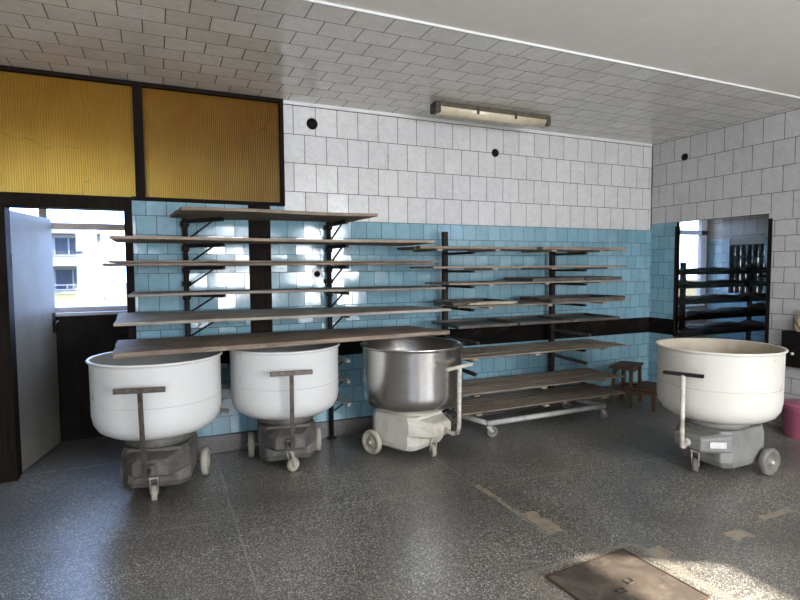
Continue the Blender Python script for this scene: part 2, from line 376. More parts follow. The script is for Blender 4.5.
def obj(name, bm, mats, parent=None, bevel=0, seg=2, recentre=True, smooth=None):
    """link a bmesh as ONE mesh object; a top-level mesh gets its origin at its base"""
    bmesh.ops.recalc_face_normals(bm, faces=bm.faces)
    me = bpy.data.meshes.new(name)
    off = Vector((0,0,0))
    if parent is None and recentre:
        xs = [v.co.x for v in bm.verts]; ys = [v.co.y for v in bm.verts]; zs = [v.co.z for v in bm.verts]
        off = Vector(((min(xs)+max(xs))/2, (min(ys)+max(ys))/2, min(zs)))
        for v in bm.verts: v.co -= off
    bm.to_mesh(me); bm.free()
    for m in (mats if isinstance(mats, (list, tuple)) else [mats]): me.materials.append(m)
    o = bpy.data.objects.new(name, me); C.objects.link(o); o.location = off
    if parent: o.parent = parent
    if bevel:
        b = o.modifiers.new('bevel', 'BEVEL'); b.width = bevel; b.segments = seg; b.limit_method = 'ANGLE'; b.angle_limit = math.radians(40)
    return o
def thing(name, label, cat, loc=(0,0,0), rz=0, group=None):
    o = bpy.data.objects.new(name, None); C.objects.link(o)
    o.location = loc; o.rotation_euler = (0,0,rz); o.empty_display_size = .1
    return tag(o, label, cat, group)
def tag(o, label, cat, group=None, kind=None):
    o['label'] = label; o['category'] = cat
    if group: o['group'] = group
    if kind: o['kind'] = kind
    return o
def struct(name, bm, m, label, cat, parent=None, bevel=0):
    o = obj(name, bm, m, parent, bevel, recentre=False)
    if parent is None:
        o['kind'] = 'structure'; o['label'] = label; o['category'] = cat
    return o
def boxes(L):
    bm = bmesh.new()
    for b in L: box(bm, *b)
    return bm

# ------------------------------------------------------------------ THE SETTING
HX, HY = (1.772, 2.345), (1.655, 2.16)       # hatch opening in the floor
struct('floor', boxes([(XL-.2, 5.72, YR-.2, 6.0, -.12, 0), (5.72, 9.0, 1.0, 6.44, -.12, 0)]), M['floor'], 'dark speckled terrazzo floor with pale joints and sandy repairs', 'floor')
wb = struct('wall_back', boxes([
    (-.164, 5.72, YB+.012, YB+.15, 0, 2.10), (1.05, 5.72, YB+.012, YB+.15, 2.10, 3.3), (-.164, 1.05, YB+.012, YB+.15, 2.10, 2.14),
    (XL, -1.28, YB+.012, YB+.15, 0, 3.3), (-1.28, -1.12, YB+.012, YB+.15, 0, 2.1)]), M['dark_sub'], 'back wall of bare dark mortar where its tiles are missing', 'wall')
struct('tile_white', boxes([(1.052, XR-.012, YB, YB+.012, 2.013, 3.022), (XL, -1.28, YB, YB+.012, 2.0, 3.05)]), M['white_tile_b'], '', '', wb)
struct('ceiling_strip', boxes([(1.052, XR-.01, YB-.004, YB+.012, 3.024, ZC)]), M['enamel'], '', '', wb)
bl = bmesh.new()
for b in ((-.164, .735, YB, YB+.0115, .95, 2.128), (.925, 1.052, YB, YB+.0115, .95, 2.128), (1.052, XR, YB, YB+.0115, .95, 2.012), (-.164, XR, YB, YB+.0115, .154, .762),
          (XL, -1.12, YB, YB+.0115, .154, 2.0)): box(bl, *b)
struct('tile_blue', bl, M['blue_b'], '', '', wb)
struct('bare_strip', boxes([(.737, .923, YB+.002, YB+.0115, .77, 2.11)]), M['dark_wood'], '', '', wb)
struct('baseboard_back', boxes([(-.164, XR-.02, YB-.022, YB+.0115, 0, .152), (XL, -1.12, YB-.022, YB+.0115, 0, .152)]), M['terrazzo_base'], 'speckled terrazzo skirting along the foot of the back wall', 'baseboard', bevel=.004)
# right wall: opening Y 3.43..4.485, z .75..2.09 ; two small high openings added out of view to place the sun patches
OY0, OY1, OZ0, OZ1 = 3.432, 4.485, .75, 2.09
SUN = Vector((-3.1, 1.9, -2.6))              # the way the sunlight travels
def hit(px, py):                              # where a sun ray that lands at (px,py,0) crosses the right wall
    k = (XR+.08-px)/-SUN.x; return (py-SUN.y*k, -SUN.z*k)
def rw_boxes(x0, x1, holes):
    """right wall as a grid of boxes that leaves the holes open"""
    ys = sorted({YR, YB+.012} | {h[0] for h in holes} | {h[1] for h in holes}); zs = sorted({0, 3.3} | {h[2] for h in holes} | {h[3] for h in holes})
    L = []
    for a, b in zip(ys, ys[1:]):
        for c, d in zip(zs, zs[1:]):
            cy, cz = (a+b)/2, (c+d)/2
            if not any(h[0] < cy < h[1] and h[2] < cz < h[3] for h in holes): L.append((x0, x1, a, b, c, d))
    return L
y1, z1 = hit(2.36, 1.83); y2, z2 = hit(3.45, 2.06)
S1 = (y1-.3, y1+.26, z1-.34, z1+.24); S2 = (y2-.035, y2+.035, z2-.25, z2+.25)
wr = struct('wall_right', boxes(rw_boxes(XR+.012, XR+.06, [(OY0, OY1, OZ0, OZ1), S1, S2])), M['dark_sub'], 'right wall under its white and blue tiles', 'wall')
tiles_hi = [b for b in rw_boxes(XR, XR+.012, [(OY0, OY1, OZ0, OZ1), S1, S2, (YR, YB+.012, 0, 2.037), (OY0, YB+.012, 2.037, 2.09)]) if b[4] >= 2.0]
bmh = boxes([(XR, XR+.012, YR, OY0, 2.037, min(S1[2], S2[2])-.001) if False else (XR, XR+.012, OY0, YB, 2.09, ZC)])
for b in rw_boxes(XR, XR+.012, [S1, S2, (OY0, YB+.1, 0, 3.3), (YR, YB+.1, 0, 2.037), (YR, YB+.1, ZC, 3.3)]): box(bmh, *b)
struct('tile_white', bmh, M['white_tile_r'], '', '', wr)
bml = bmesh.new()
for b in rw_boxes(XR, XR+.012, [(OY0, YB+.1, 0, 3.3), (YR, YB+.1, 2.037, 3.3)]): box(bml, *b)
box(bml, XR, XR+.012, OY0, OY1-.001, .0, OZ0)
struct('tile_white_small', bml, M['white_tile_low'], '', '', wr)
struct('tile_blue', boxes([(XR, XR+.0115, OY1, YB, .95, 2.088), (XR, XR+.0115, OY1, YB, .154, .762)]), M['blue_r'], '', '', wr)
struct('reveal', boxes([(XR-.004, XR+.064, OY0-.035, OY0+.004, OZ0, OZ1-.05), (XR-.003, XR+.064, OY1-.004, OY1+.012, OZ0, OZ1-.05), (XR, XR+.064, OY0, OY1, OZ0-.03, OZ0+.005)]), M['dark_wood'], '', '', wr)
struct('baseboard_right', boxes([(XR-.02, XR+.0, OY1, YB-.024, 0, .152)]), M['terrazzo_base'], 'short terrazzo skirting on the right wall by the corner', 'baseboard')
pane = struct('window_1', boxes([(XR+.02, XR+.026, OY0+.004, OY1-.004, OZ0, OZ1)]), M['glass_dark'], 'dark glass pane in the right wall with shelves behind it', 'window')
# ceilings
cl = struct('ceiling', boxes([(XL-.2, 5.72, YT, YB+.15, ZC, ZC+.2)]), M['ceil'], 'ceiling of cream embossed panels in running bond', 'ceiling')
struct('edge_strip', boxes([(XL-.2, 5.72, YT-.004, YT+.004, ZC-.003, ZC+.0115)]), M['enamel'], '', '', cl)
struct('ceiling_plaster', boxes([(XL-.2, 5.72, YR-.2, YT, ZC+.012, ZC+.2)]), M['plaster'], 'plain painted plaster ceiling in front of the panels', 'ceiling')
struct('ceiling_corridor', boxes([(XL-.2, 5.72, YB+.15, YF+.2, ZC, ZC+.2), (5.72, 9.0, 1.0, 6.44, ZC, ZC+.2)]), M['low_bounce'], 'ceiling of the passage behind the doorway, darkened to cut bounce light', 'ceiling')
# left and rear walls, rear windows
struct('wall_left', boxes([(XL-.15, XL, YR, YF+.2, 0, 3.3)]), M['wallgen'], 'plain painted wall at the far side of the door', 'wall')
RW = [(-1.7, -.7, .95, 2.6), (1.15, 1.98, .95, 2.65), (3.0, 4.1, .95, 2.65)]
def wall_y(y0, y1, x0, x1, z0, z1, holes):
    xs = sorted({x0, x1} | {h[0] for h in holes} | {h[1] for h in holes}); zs = sorted({z0, z1} | {h[2] for h in holes} | {h[3] for h in holes}); L = []
    for a, b in zip(xs, xs[1:]):
        for c, d in zip(zs, zs[1:]):
            if not any(h[0] < (a+b)/2 < h[1] and h[2] < (c+d)/2 < h[3] for h in holes): L.append((a, b, y0, y1, c, d))
    return L
struct('wall_rear', boxes(wall_y(YR-.15, YR, XL, 5.72, 0, 3.3, RW)), M['wallgen'], 'painted rear wall with its windows, behind the viewer', 'wall')
for k, (a, b, c, d) in enumerate(RW):
    n = 3 if b-a > 2 else 2; L = [(a, b, YR-.1, YR-.04, c, c+.06), (a, b, YR-.1, YR-.04, d-.06, d), (a, b, YR-.1, YR-.04, 1.95, 2.01)]
    for j in range(n+1):
        x = a+(b-a)*j/n; L.append((max(a, x-.035), min(b, x+.035), YR-.1, YR-.04, c+.06, d-.06))
    struct('window_%d' % (k+2), boxes(L), M['winframe'], ['narrow casement frame in the rear wall near the left wall', 'narrow casement frame in the middle of the rear wall', 'casement frame in the rear wall near the right wall'][k], 'window')
# street wall with the windows of the passage and of the next room
WX0, WX1, WZ0, WZ1 = -1.3, -.04, 1.19, 2.66
NX0, NX1, YN = 6.2, 8.56, 6.32
struct('wall_street', boxes(wall_y(YF, YF+.2, XL, 5.72, 0, 3.3, [(WX0, WX1, WZ0, WZ1)])+wall_y(YN, YN+.12, 5.72, 9.0, 0, 3.3, [(NX0, 8.56, .9, 2.42)])+[(5.6,5.72,YB+.15,YN+.12,0,3.3)]), M['low_bounce'], 'street side wall behind the passage', 'wall')
struct('trim_1', boxes([(-1.9, 1.2, YF-.03, YF-.002, 0, WZ0-.03)]+[(-1.9+.155*k, -1.9+.155*k+.14, YF-.045, YF-.03, .1, .98) for k in range(20)]), M['panel_shade'], 'timber panelling coloured black for the shade under the window seen through the doorway', 'panelling')
w = struct('window_5', boxes([(WX0, WX1, YF+.03, YF+.09, WZ0, WZ0+.045), (WX0, WX1, YF+.03, YF+.09, WZ1-.05, WZ1), (WX0, WX1, YF+.02, YF+.10, 1.955, 2.012)] +
    [(x, x+.06, YF+.03, YF+.09, WZ0, WZ1) for x in (WX0, -.955, WX1-.06)]), M['winframe'], 'grey window frame seen through the open doorway', 'window')
struct('sill', boxes([(WX0-.05, WX1+.05, YF-.07, YF+.05, WZ0-.03, WZ0)]), M['winframe'], '', '', w, bevel=.006)
struct('pane', boxes([(WX0+.02, WX1-.02, YF+.055, YF+.06, WZ0+.02, WZ1-.02)]), M['glass'], '', '', w)
w = struct('window_6', boxes([(NX0, NX1, YN+.01, YN+.07, .9, .96), (NX0, NX1, YN+.01, YN+.07, 2.36, 2.42), (NX0, NX1, YN+.0, YN+.08, 2.10, 2.17), (NX1-.13, NX1, YN+.0, YN+.07, .96, 2.36), (NX0, NX0+.06, YN+.01, YN+.07, .96, 2.36)]), M['winframe'], 'bright window of the next room, seen through the dark pane', 'window')
struct('pane', boxes([(NX0+.02, NX1-.02, YN+.03, YN+.035, .92, 2.40)]), M['glass'], '', '', w)
# the next room
struct('wall_next', boxes([(5.61, 9.0, 1.0, 1.15, 0, 3.06), (1.4, 1.5, YB+.15, YF, 0, ZC)]), M['wallgen'], 'end walls of the passage and of the next room', 'wall')
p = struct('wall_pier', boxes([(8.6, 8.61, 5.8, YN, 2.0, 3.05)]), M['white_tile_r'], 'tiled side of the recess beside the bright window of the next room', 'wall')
struct('tile_blue', boxes([(8.6, 8.61, 5.8, YN, 0, 2.0)]), M['blue_r'], '', '', p)
struct('backing', boxes([(8.61, 9.0, 5.8, YN, 0, 3.05)]), M['wallgen'], '', '', p)
FY0, FY1, FZ0, FZ1 = 5.12, 5.66, 1.15, 1.90
p = struct('wall_far', boxes([(8.2, 8.4, a[2], a[3], a[4], a[5]) for a in
    [(0, 0, 1.15, FY0, 0, 3.06), (0, 0, FY1, 5.79, 0, 3.06), (0, 0, FY0, FY1, 0, FZ0), (0, 0, FY0, FY1, FZ1, 3.06)]]), M['wallgen'], 'far wall of the next room in shade', 'wall')
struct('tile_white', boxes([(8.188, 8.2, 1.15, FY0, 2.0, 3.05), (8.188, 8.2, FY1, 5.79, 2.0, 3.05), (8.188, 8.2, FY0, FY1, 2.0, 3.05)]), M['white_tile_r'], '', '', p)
struct('tile_blue', boxes([(8.188, 8.2, 1.15, FY0, 0, 1.998), (8.188, 8.2, FY1, 5.79, 0, 1.998), (8.188, 8.2, FY0, FY1, 0, FZ0)]), M['blue_r'], '', '', p)
w = struct('window_7', boxes([(8.22, 8.3, FY0+.09*k-.012, FY0+.09*k+.012, FZ0, FZ1) for k in range(7)] + [(8.22, 8.3, FY0, FY1, FZ0+.1875*k-.012, FZ0+.1875*k+.012) for k in range(5)]), M['black_steel'], 'lattice window of small panes in the far wall of the next room', 'window')
struct('pane', boxes([(8.30, 8.31, FY0, FY1, FZ0, FZ1)]), M['frost'], '', '', w)

# ------------------------------------------------------------------ doorway, amber lights above it
d = struct('door_1', bx(0, .775, -.018, .018, .012, 2.035), M['door'], 'dirty white door leaf standing open into the passage', 'door', bevel=.003)
d.location = (-1.022, 4.955, 0); d.rotation_euler = (0, 0, math.atan2(5.705-4.955, -.862+1.022))
bm = bmesh.new(); tube(bm, [(.735,-.018,1.12),(.735,-.06,1.12)], .011); tube(bm, [(.735,-.055,1.12),(.66,-.06,1.115),(.63,-.058,1.08)], .009)
o = struct('handle', bm, M['black_steel'], '', '', d); o['label'] = 'black lever handle'
bm = boxes([(.705,.765,-.022,-.0175,1.02,1.2), (.772,.779,-.012,.012,1.0,1.24)]); o = struct('lock_plate', bm, M['black_steel'], '', '', d)
bm = bmesh.new()
for z in (.42, 1.65): tube(bm, [(-.006,-.02,z-.05),(-.006,-.02,z+.05)], .009, 8)
struct('hinge', bm, M['black_steel'], '', '', d)
ZL0, ZL1 = 2.052, 2.152
df = struct('trim_2', boxes([(-1.125, -1.0, YB-.02, YB+.152, 0, ZL0), (-.222, -.164, YB-.02, YB+.152, 0, ZL0), (-1.28, 1.05, YB-.025, YB+.152, ZL0, ZL1) if False else (-1.28, -.164, YB-.025, YB+.152, ZL0, ZL1)]), M['dark_wood'], 'dark wooden door frame in the back wall', 'door frame', bevel=.004)
AF = boxes([(-1.28, 1.052, YB-.03, YB+.06, 3.022, ZC), (-.164, 1.052, YB-.03, YB+.06, 2.13, ZL1+.006), (-.132, -.062, YB-.035, YB+.06, ZL1, 3.022),
    (1.018, 1.052, YB-.03, YB+.06, ZL1, 3.022), (-1.28, -1.21, YB-.03, YB+.06, ZL1, 3.022)])
w = struct('window_8', AF, M['dark_wood'], 'dark timber frame of the two amber overlights', 'window', bevel=.004)
for k, (a, b) in enumerate(((-1.215, -.127), (-.067, 1.023))):
    bm = bmesh.new(); nx = int((b-a)/.002); col = []
    for i in range(nx+1):                     # one corrugated sheet, ribs upright
        x = a+(b-a)*i/nx; y = YB+.012+.0011*math.sin(2*PI*x/.0155); col.append([bm.verts.new((x, y, zz)) for zz in (ZL1-.004, 2.5, 2.8, 3.026)])
    for p, q in zip(col, col[1:]):
        for j in range(3): bm.faces.new((p[j], q[j], q[j+1], p[j+1])).smooth = True
    o = obj('pane', bm, M['amber'], w); o['label'] = 'translucent amber corrugated pane'

# ------------------------------------------------------------------ wall details
def vent(x, z, r, label, wall='b', plate=False, yy=None):
    t = thing('vent_hole', label, 'wall hole', (x, YB-.001, z) if wall == 'b' else (XR-.001, x, z), 0 if wall == 'b' else -PI/2)
    mx = Matrix.Rotation(PI/2, 4, 'X')
    bm = bmesh.new(); lathe(bm, [(r, 0), (r, .008), (r*.86, .011), (r*.82, .004), (0, .004)], 32, mx); obj('rim', bm, M['hole'], t)
    bm = bmesh.new(); lathe(bm, [(0, .0042), (r*.8, .0042), (r*.8, .0062), (r*.25, .0085), (0, .0085)], 28, mx); obj('cover', bm, M['hole'], t)
    if plate: obj('plate', bx(-.045, .045, -.003, 0, -.045, .045), M['enamel'], t)
vent(1.313, 2.873, .05, 'round black hole high on the white tiles beside the amber panes')
vent(3.266, 2.771, .042, 'round black hole in the white tiles below the ceiling lamp')
vent(4.39, 2.819, .04, 'round black hole high on the right wall tiles', 'r')
vent(1.337, 1.528, .028, 'small black hole on a white square among the blue tiles', 'b', True)

t = thing('ceiling_lamp', 'yellowed fluorescent batten lamp on the panelled ceiling', 'lamp', (2.93, 4.375, ZC))
obj('housing', bx(-.62, .62, -.055, .055, -.045, 0), M['lamp_house'], t, .008)
bm = bmesh.new()
n = 12; prev = None
for xx in (-.60, .60):
    ring = [bm.verts.new((xx, .056*math.cos(PI+PI*k/n), -.045+.062*math.sin(PI+PI*k/n))) for k in range(n+1)]
    if prev:
        for k in range(n): bm.faces.new((prev[k], prev[k+1], ring[k+1], ring[k])).smooth = True
    bm.faces.new(ring); prev = ring
obj('diffuser', bm, M['lamp_diff'], t)
for s in (-1, 1):
    obj('end_cap', bx(s*.61-.03, s*.61+.03, -.06, .06, -.10, -.005), M['lamp_end'], t, .015, 3)
for xx in (-.2, .22):
    for sy in (-1, 1): obj('clip', bx(xx-.012, xx+.012, sy*.059-.005, sy*.059+.005, -.075, -.01), M['lamp_end'], t)

# ------------------------------------------------------------------ WALL RACK: two posts with swung-out arms, six planks
PZ = [1.985, 1.785, 1.605, 1.385, 1.19, .992]
LOW = [.80, .62, .42]
def post(x, label, dirv, L, lowdir, lowL):
    t = thing('bracket_post', label, 'rack post', (x, 4.79, 0), 0, 'posts of the wall rack')
    bm = bmesh.new(); tube(bm, [(0,0,0),(0,0,2.03)], .021, 14); lathe(bm, [(0,0),(.045,0),(.045,.008),(.022,.014)], 20); obj('pole', bm, M['black_steel'], t)
    for z in (.62, 1.46, 1.95):
        obj('wall_clamp', boxes([(-.035, .035, .0, YB-4.79-.001, z-.02, z+.02)]), M['black_steel'], t)
    for k, z in enumerate(PZ+LOW):
        dv, l = (dirv, L) if k < 6 else (lowdir, lowL)
        dv = Vector(dv).normalized(); zz = z-.0155
        bm = bmesh.new(); bar(bm, dv*.015+Vector((0,0,zz)), dv*l+Vector((0,0,zz)), .03, .03); lathe(bm, [(.0205,zz-.04),(.03,zz-.04),(.03,zz+.0),(.0205,zz+.0)], 16); obj('arm', bm, M['black_steel'] if k < 6 else M['tube_paint'], t)
        bm = bmesh.new(); tube(bm, [dv*.02+Vector((0,0,zz-.15)), dv*(l*.72)+Vector((0,0,zz-.014))], .008, 8); obj('brace', bm, M['black_steel'] if k < 6 else M['worn_steel'], t)
post(.222, 'black wall rack post nearest the doorway with swung arms', (.62, -.78, 0), .42, (.8, -.45, 0), .33)
post(1.44, 'black wall rack post standing between the two white bowls and the steel bowl', (.06, -1, 0), .44, (.1, -1, 0), .40)

def plank(name, label, cat, FL, FR, BR, BL, th, m, group=None, warp=.004, nx=16, bow=0.0, rag=.006):
    """a plank whose UNDERSIDE corners are given; slightly warped, ends a little ragged"""
    bm = bmesh.new(); FL, FR, BR, BL = map(Vector, (FL, FR, BR, BL)); cols = []; rs = random.uniform(0, 9)
    ny = 4
    for i in range(nx+1):
        u = i/nx; row = []
        for j in range(ny+1):
            v = j/ny
            p = (FL*(1-u)+FR*u)*(1-v)+(BL*(1-u)+BR*u)*v
            dz = warp*math.sin(u*7+rs)*math.cos(v*3+rs)+bow*4*u*(1-u)
            if 0 < i < nx: pass
            else: p = p + Vector((random.uniform(-rag, rag), 0, 0))
            row.append((bm.verts.new(p+Vector((0,0,max(0, dz+warp)))), bm.verts.new(p+Vector((0,0,max(0, dz+warp)+th)))))
        cols.append(row)
    for i in range(nx):
        for j in range(ny):
            a, b, c, d_ = cols[i][j], cols[i+1][j], cols[i+1][j+1], cols[i][j+1]
            bm.faces.new((a[0], d_[0], c[0], b[0])); bm.faces.new((a[1], b[1], c[1], d_[1]))
        a, b = cols[i][0], cols[i+1][0]; bm.faces.new((a[0], b[0], b[1], a[1]))
        a, b = cols[i][ny], cols[i+1][ny]; bm.faces.new((a[0], a[1], b[1], b[0]))
    for j in range(ny):
        a, b = cols[0][j], cols[0][j+1]; bm.faces.new((a[0], a[1], b[1], b[0]))
        a, b = cols[nx][j], cols[nx][j+1]; bm.faces.new((a[0], b[0], b[1], a[1]))
    o = obj(name, bm, m, None, .003, 1)
    return tag(o, label, cat, group)
G1 = 'planks on the wall rack'
z = PZ
plank('shelf_plank', 'short brown plank topmost on the wall rack, under the amber panes', 'plank', (.17,4.06,z[0]), (1.635,4.06,z[0]), (1.575,4.70,z[0]), (.11,4.72,z[0]), .024, M['board'], G1)
plank('shelf_plank', 'thin long plank second from the top of the wall rack', 'plank', (-.285,4.2,z[1]), (2.20,4.18,z[1]), (2.14,4.73,z[1]), (-.27,4.71,z[1]), .022, M['board'], G1)
plank('shelf_plank', 'lower of the two planks stacked at eye level on the wall rack', 'plank', (-.335,4.2,z[2]), (2.20,4.2,z[2]), (2.2,4.70,z[2]), (-.3,4.72,z[2]), .018, M['board'], G1, .001)
plank('shelf_plank', 'thin plank lying on another plank at eye level on the wall rack', 'plank', (-.295,4.26,z[2]+.0215), (2.28,4.24,z[2]+.0215), (2.2,4.70,z[2]+.0215), (-.27,4.70,z[2]+.0215), .015, M['board'], G1, .001)
plank('shelf_plank', 'narrow grey plank fourth level down on the wall rack', 'plank', (-.19,4.22,z[3]), (2.32,4.2,z[3]), (2.3,4.62,z[3]), (-.17,4.62,z[3]), .02, M['board_grey'], G1)
plank('shelf_plank', 'wide pale grey plank just above the lowest one on the wall rack', 'plank', (-.275,4.17,z[4]-.004), (2.385,4.2,z[4]-.002), (2.2,4.66,z[4]+.004), (-.285,4.73,z[4]+.03), .022, M['board_grey'], G1)
plank('shelf_plank', 'stained lowest plank of the wall rack, overhanging the white bowls', 'plank', (-.285,4.0,z[5]-.002), (2.32,4.12,z[5]), (2.20,4.68,z[5]), (-.29,4.66,z[5]+.012), .034, M['board'], G1)

# ------------------------------------------------------------------ MOBILE RACK with boards and trays
LV = [1.725, 1.555, 1.412, 1.20, 1.036, .90, .735, .405, .232]     # underside of what each level carries
XU = (2.60, 3.93); YU = 4.715
t = thing('rack_trolley', 'wheeled steel rack holding wooden boards and trays beside the steel bowl', 'trolley', (3.4, 4.45, 0))
def L_(x, y, zz): return Vector((x-3.4, y-4.45, zz))
bm = bmesh.new(); tube(bm, [L_(2.74,4.18,.135), L_(4.20,4.20,.135)], .026, 14); o = obj('front_rail', bm, M['tube_paint'], t)
bm = bmesh.new(); tube(bm, [L_(2.58,YU,.135), L_(4.16,YU,.135)], .026, 14); obj('rear_rail', bm, M['tube_paint'], t)
for x0, x1 in ((2.76, 2.62), (4.17, 4.10)):
    bm = bmesh.new(); tube(bm, [L_(x0,4.18,.135), L_(x1,YU,.135)], .024, 12); obj('side_rail', bm, M['tube_paint'], t)
for k, x in enumerate(XU):
    bm = bmesh.new(); bar(bm, L_(x,YU,.13), L_(x,YU,1.93 if k == 0 else 1.77), .05, .05); obj('upright', bm, M['black_steel'], t, .004)
    for j, zz in enumerate(LV[:7]):
        bm = bmesh.new(); zz2 = zz-.0135
        if j == 5:
            dx = .0; bar(bm, L_(x,YU-.02,zz2), L_(x+.06,4.2,zz2-.005), .035, .026)
        else: bar(bm, L_(x,YU-.02,zz2), L_(x+.03,4.24,zz2), .035, .022)
        obj('arm', bm, M['black_steel'] if j != 5 else M['worn_steel'], t)
    for j in (7, 8):
        bm = bmesh.new(); bar(bm, L_(x,YU-.02,LV[j]-.0135), L_(x+.05,4.26,LV[j]-.0135), .035, .022); obj('arm', bm, M['black_steel'], t)
    bm = bmesh.new(); bar(bm, L_(x,YU-.02,.62), L_(x+.07,4.25,.585), .03, .03); obj('arm', bm, M['worn_steel'], t)
def caster(parent, loc, ang, r=.05, w=.03, mw='wheel', top=.12, mf='tube_paint', trail=.03):
    """swivel caster: fork with a wheel child"""
    x, y = loc; mx = Matrix.Translation((x, y, 0)) @ Matrix.Rotation(ang, 4, 'Z')
    bm = bmesh.new()
    for s in (-1, 1): 
        a = Vector((s*(w/2+.006), -trail, r)); b = Vector((s*(w/2+.006), 0, top-.012)); bar(bm, mx@a, mx@b, .005, .03, mx.to_3x3() @ Vector((0,1,.01)))
    vs, fs = box(bm, -(w/2+.012), (w/2+.012), -.025, .025, top-.02, top-.008, mx)
    lathe(bm, [(.0,top-.008),(.018,top-.008),(.018,top+.012),(0,top+.012)], 14, Matrix.Translation((x,y,0)))
    f = obj('caster', bm, M[mf], parent)
    bm = bmesh.new(); wheel(bm, w, r, mx @ Matrix.Translation((0,-trail,r)) @ Matrix.Rotation(PI/2, 4, 'Y')); obj('wheel', bm, M[mw], f)
    return f
def wheel(bm, w, r, mx):
    h = w/2
    lathe(bm, [(0,-h*.9),(r*.22,-h*1.05),(r*.25,-h*.55),(r*.66,-h*.5),(r*.74,-h),(r*.92,-h),(r,-h*.55),(r,h*.55),(r*.92,h),(r*.74,h),(r*.66,h*.5),(r*.25,h*.55),(r*.22,h*1.05),(0,h*.9)], 32, mx)
for (x, y, a) in ((2.775,4.19,1.2), (4.165,4.21,1.5), (2.66,YU,.4), (4.10,YU,.9)):
    p = L_(x,y,0); caster(t, (p.x,p.y), a, .052, .03, 'wheel_dk', .112)

def slatted(name, label, x0, x1, y0, y1, zb, n, m, bat, group, tilt=0.0, bt=.018, th=.014, skew=0.0):
    """a board of parallel slats nailed on cross battens; zb = underside of battens"""
    cx, cy = (x0+x1)/2, (y0+y1)/2
    t = thing(name, label, 'board', (cx, cy, zb), skew, group); t.rotation_euler.x = tilt
    bm = bmesh.new(); w = (y1-y0)/n
    for k in range(n):
        a = y0-cy+w*k; j0, j1 = random.uniform(-.012, .012), random.uniform(-.02, .02); dz = random.uniform(-.0015, .0015)
        box(bm, x0-cx+j0, x1-cx+j1, a+.006, a+w-.006, bt+dz, bt+th+dz)
    obj('slats', bm, m, t, .0025, 1)
    for x in bat:
        obj('batten', bx(x-cx-.028, x-cx+.028, y0-cy-.006, y1-cy+.0, 0, bt-.0016), M['batten'], t, .002, 1)
    return t
G2 = 'slatted boards on the wheeled rack'
Y0, Y1 = 4.17, 4.685
slatted('slatted_board', 'brown slatted board at the top left of the wheeled rack', 2.06, 3.30, Y0, Y1-.02, LV[0], 5, M['slat'], (2.25, 2.85), G2, th=.024)
slatted('slatted_board', 'brown slatted board at the top right of the wheeled rack', 3.36, 4.42, Y0, Y1-.03, LV[0], 5, M['slat'], (3.5, 4.1), G2, th=.03)
slatted('slatted_board', 'slatted board second from the top of the wheeled rack', 2.19, 4.46, Y0, Y1-.02, LV[1], 5, M['slat'], (2.82, 3.5, 4.2), G2, bt=.016, th=.018)
slatted('slatted_board', 'slatted board third level on the wheeled rack, under dark trays', 2.36, 4.42, Y0, Y1-.02, LV[2], 5, M['slat'], (2.78, 3.42, 4.12), G2, bt=.014, th=.014)
slatted('slatted_board', 'slatted board under the splintered laths on the wheeled rack', 2.44, 4.42, Y0, Y1-.02, LV[3], 5, M['slat'], (2.78, 3.45, 4.15), G2)
slatted('slatted_board', 'wide slatted board below the empty arms of the wheeled rack', 2.47, 4.43, Y0-.02, Y1, LV[6], 7, M['slat'], (2.6, 3.3, 4.15), G2)
slatted('slatted_board', 'upper of the two bottom slatted boards on the wheeled rack', 2.47, 4.40, Y0-.02, Y1, LV[7], 9, M['slat'], (2.62, 3.38, 4.15), G2, th=.016)
slatted('slatted_board', 'lowest slatted board, just above the rail of the wheeled rack', 2.47, 4.42, Y0-.03, Y1, LV[8], 9, M['slat'], (2.64, 3.4, 4.15), G2, th=.016)
G3 = 'dark baking trays on the wheeled rack'
def tray(label, x0, x1, y0, y1, z0, tilt=0, tw=0, roll=0, h=.028):
    cx, cy = (x0+x1)/2, (y0+y1)/2
    t = thing('baking_tray', label, 'tray', (cx, cy, z0), tw, G3); t.rotation_euler = (tilt, roll, tw)
    a, b = (x1-x0)/2, (y1-y0)/2
    obj('pan', bx(-a, a, -b, b, 0, .004), M['tray'], t)
    bm = boxes([(-a, a, -b, -b+.004, .004, h), (-a, a, b-.004, b, .004, h), (-a, -a+.004, -b+.004, b-.004, .004, h), (a-.004, a, -b+.004, b-.004, .004, h)])
    bmr = bmesh.new(); zz = h-.001
    tube(bm, [(-a,-b,zz),(a,-b,zz)], .005, 8); tube(bm, [(-a,b,zz),(a,b,zz)], .005, 8); tube(bm, [(-a,-b,zz),(-a,b,zz)], .005, 8); tube(bm, [(a,-b,zz),(a,b,zz)], .005, 8)
    bmr.free(); obj('rim', bm, M['tray'], t)
    return t
top3 = LV[2]+.0305
tray('dark baking tray in the middle of the third rack level', 3.26, 3.90, Y0+.02, Y1-.03, top3)
tray('dark baking tray at the right of the third rack level', 3.92, 4.40, Y0+.02, Y1-.03, top3)
top4 = LV[3]+.0345
tray('dark tray at the left end behind the splintered laths', 2.44, 3.02, Y0+.10, Y1-.03, top4, math.radians(0))
tray('shallow dark tray at the right end of the splintered lath level', 3.46, 4.42, Y0-.01, Y1-.03, top4, h=.034)
for k, (a, b, l) in enumerate(((2.42, 3.06, 'scraped dark tray at the left below the splintered laths'), (3.075, 3.69, 'dark tray in the middle of the level below the laths'), (3.705, 4.33, 'browned tray at the right of the level below the laths'))):
    tray(l, a, b, Y0-.03, Y1-.03, LV[4]+.0005, h=.026)
bm = bmesh.new()
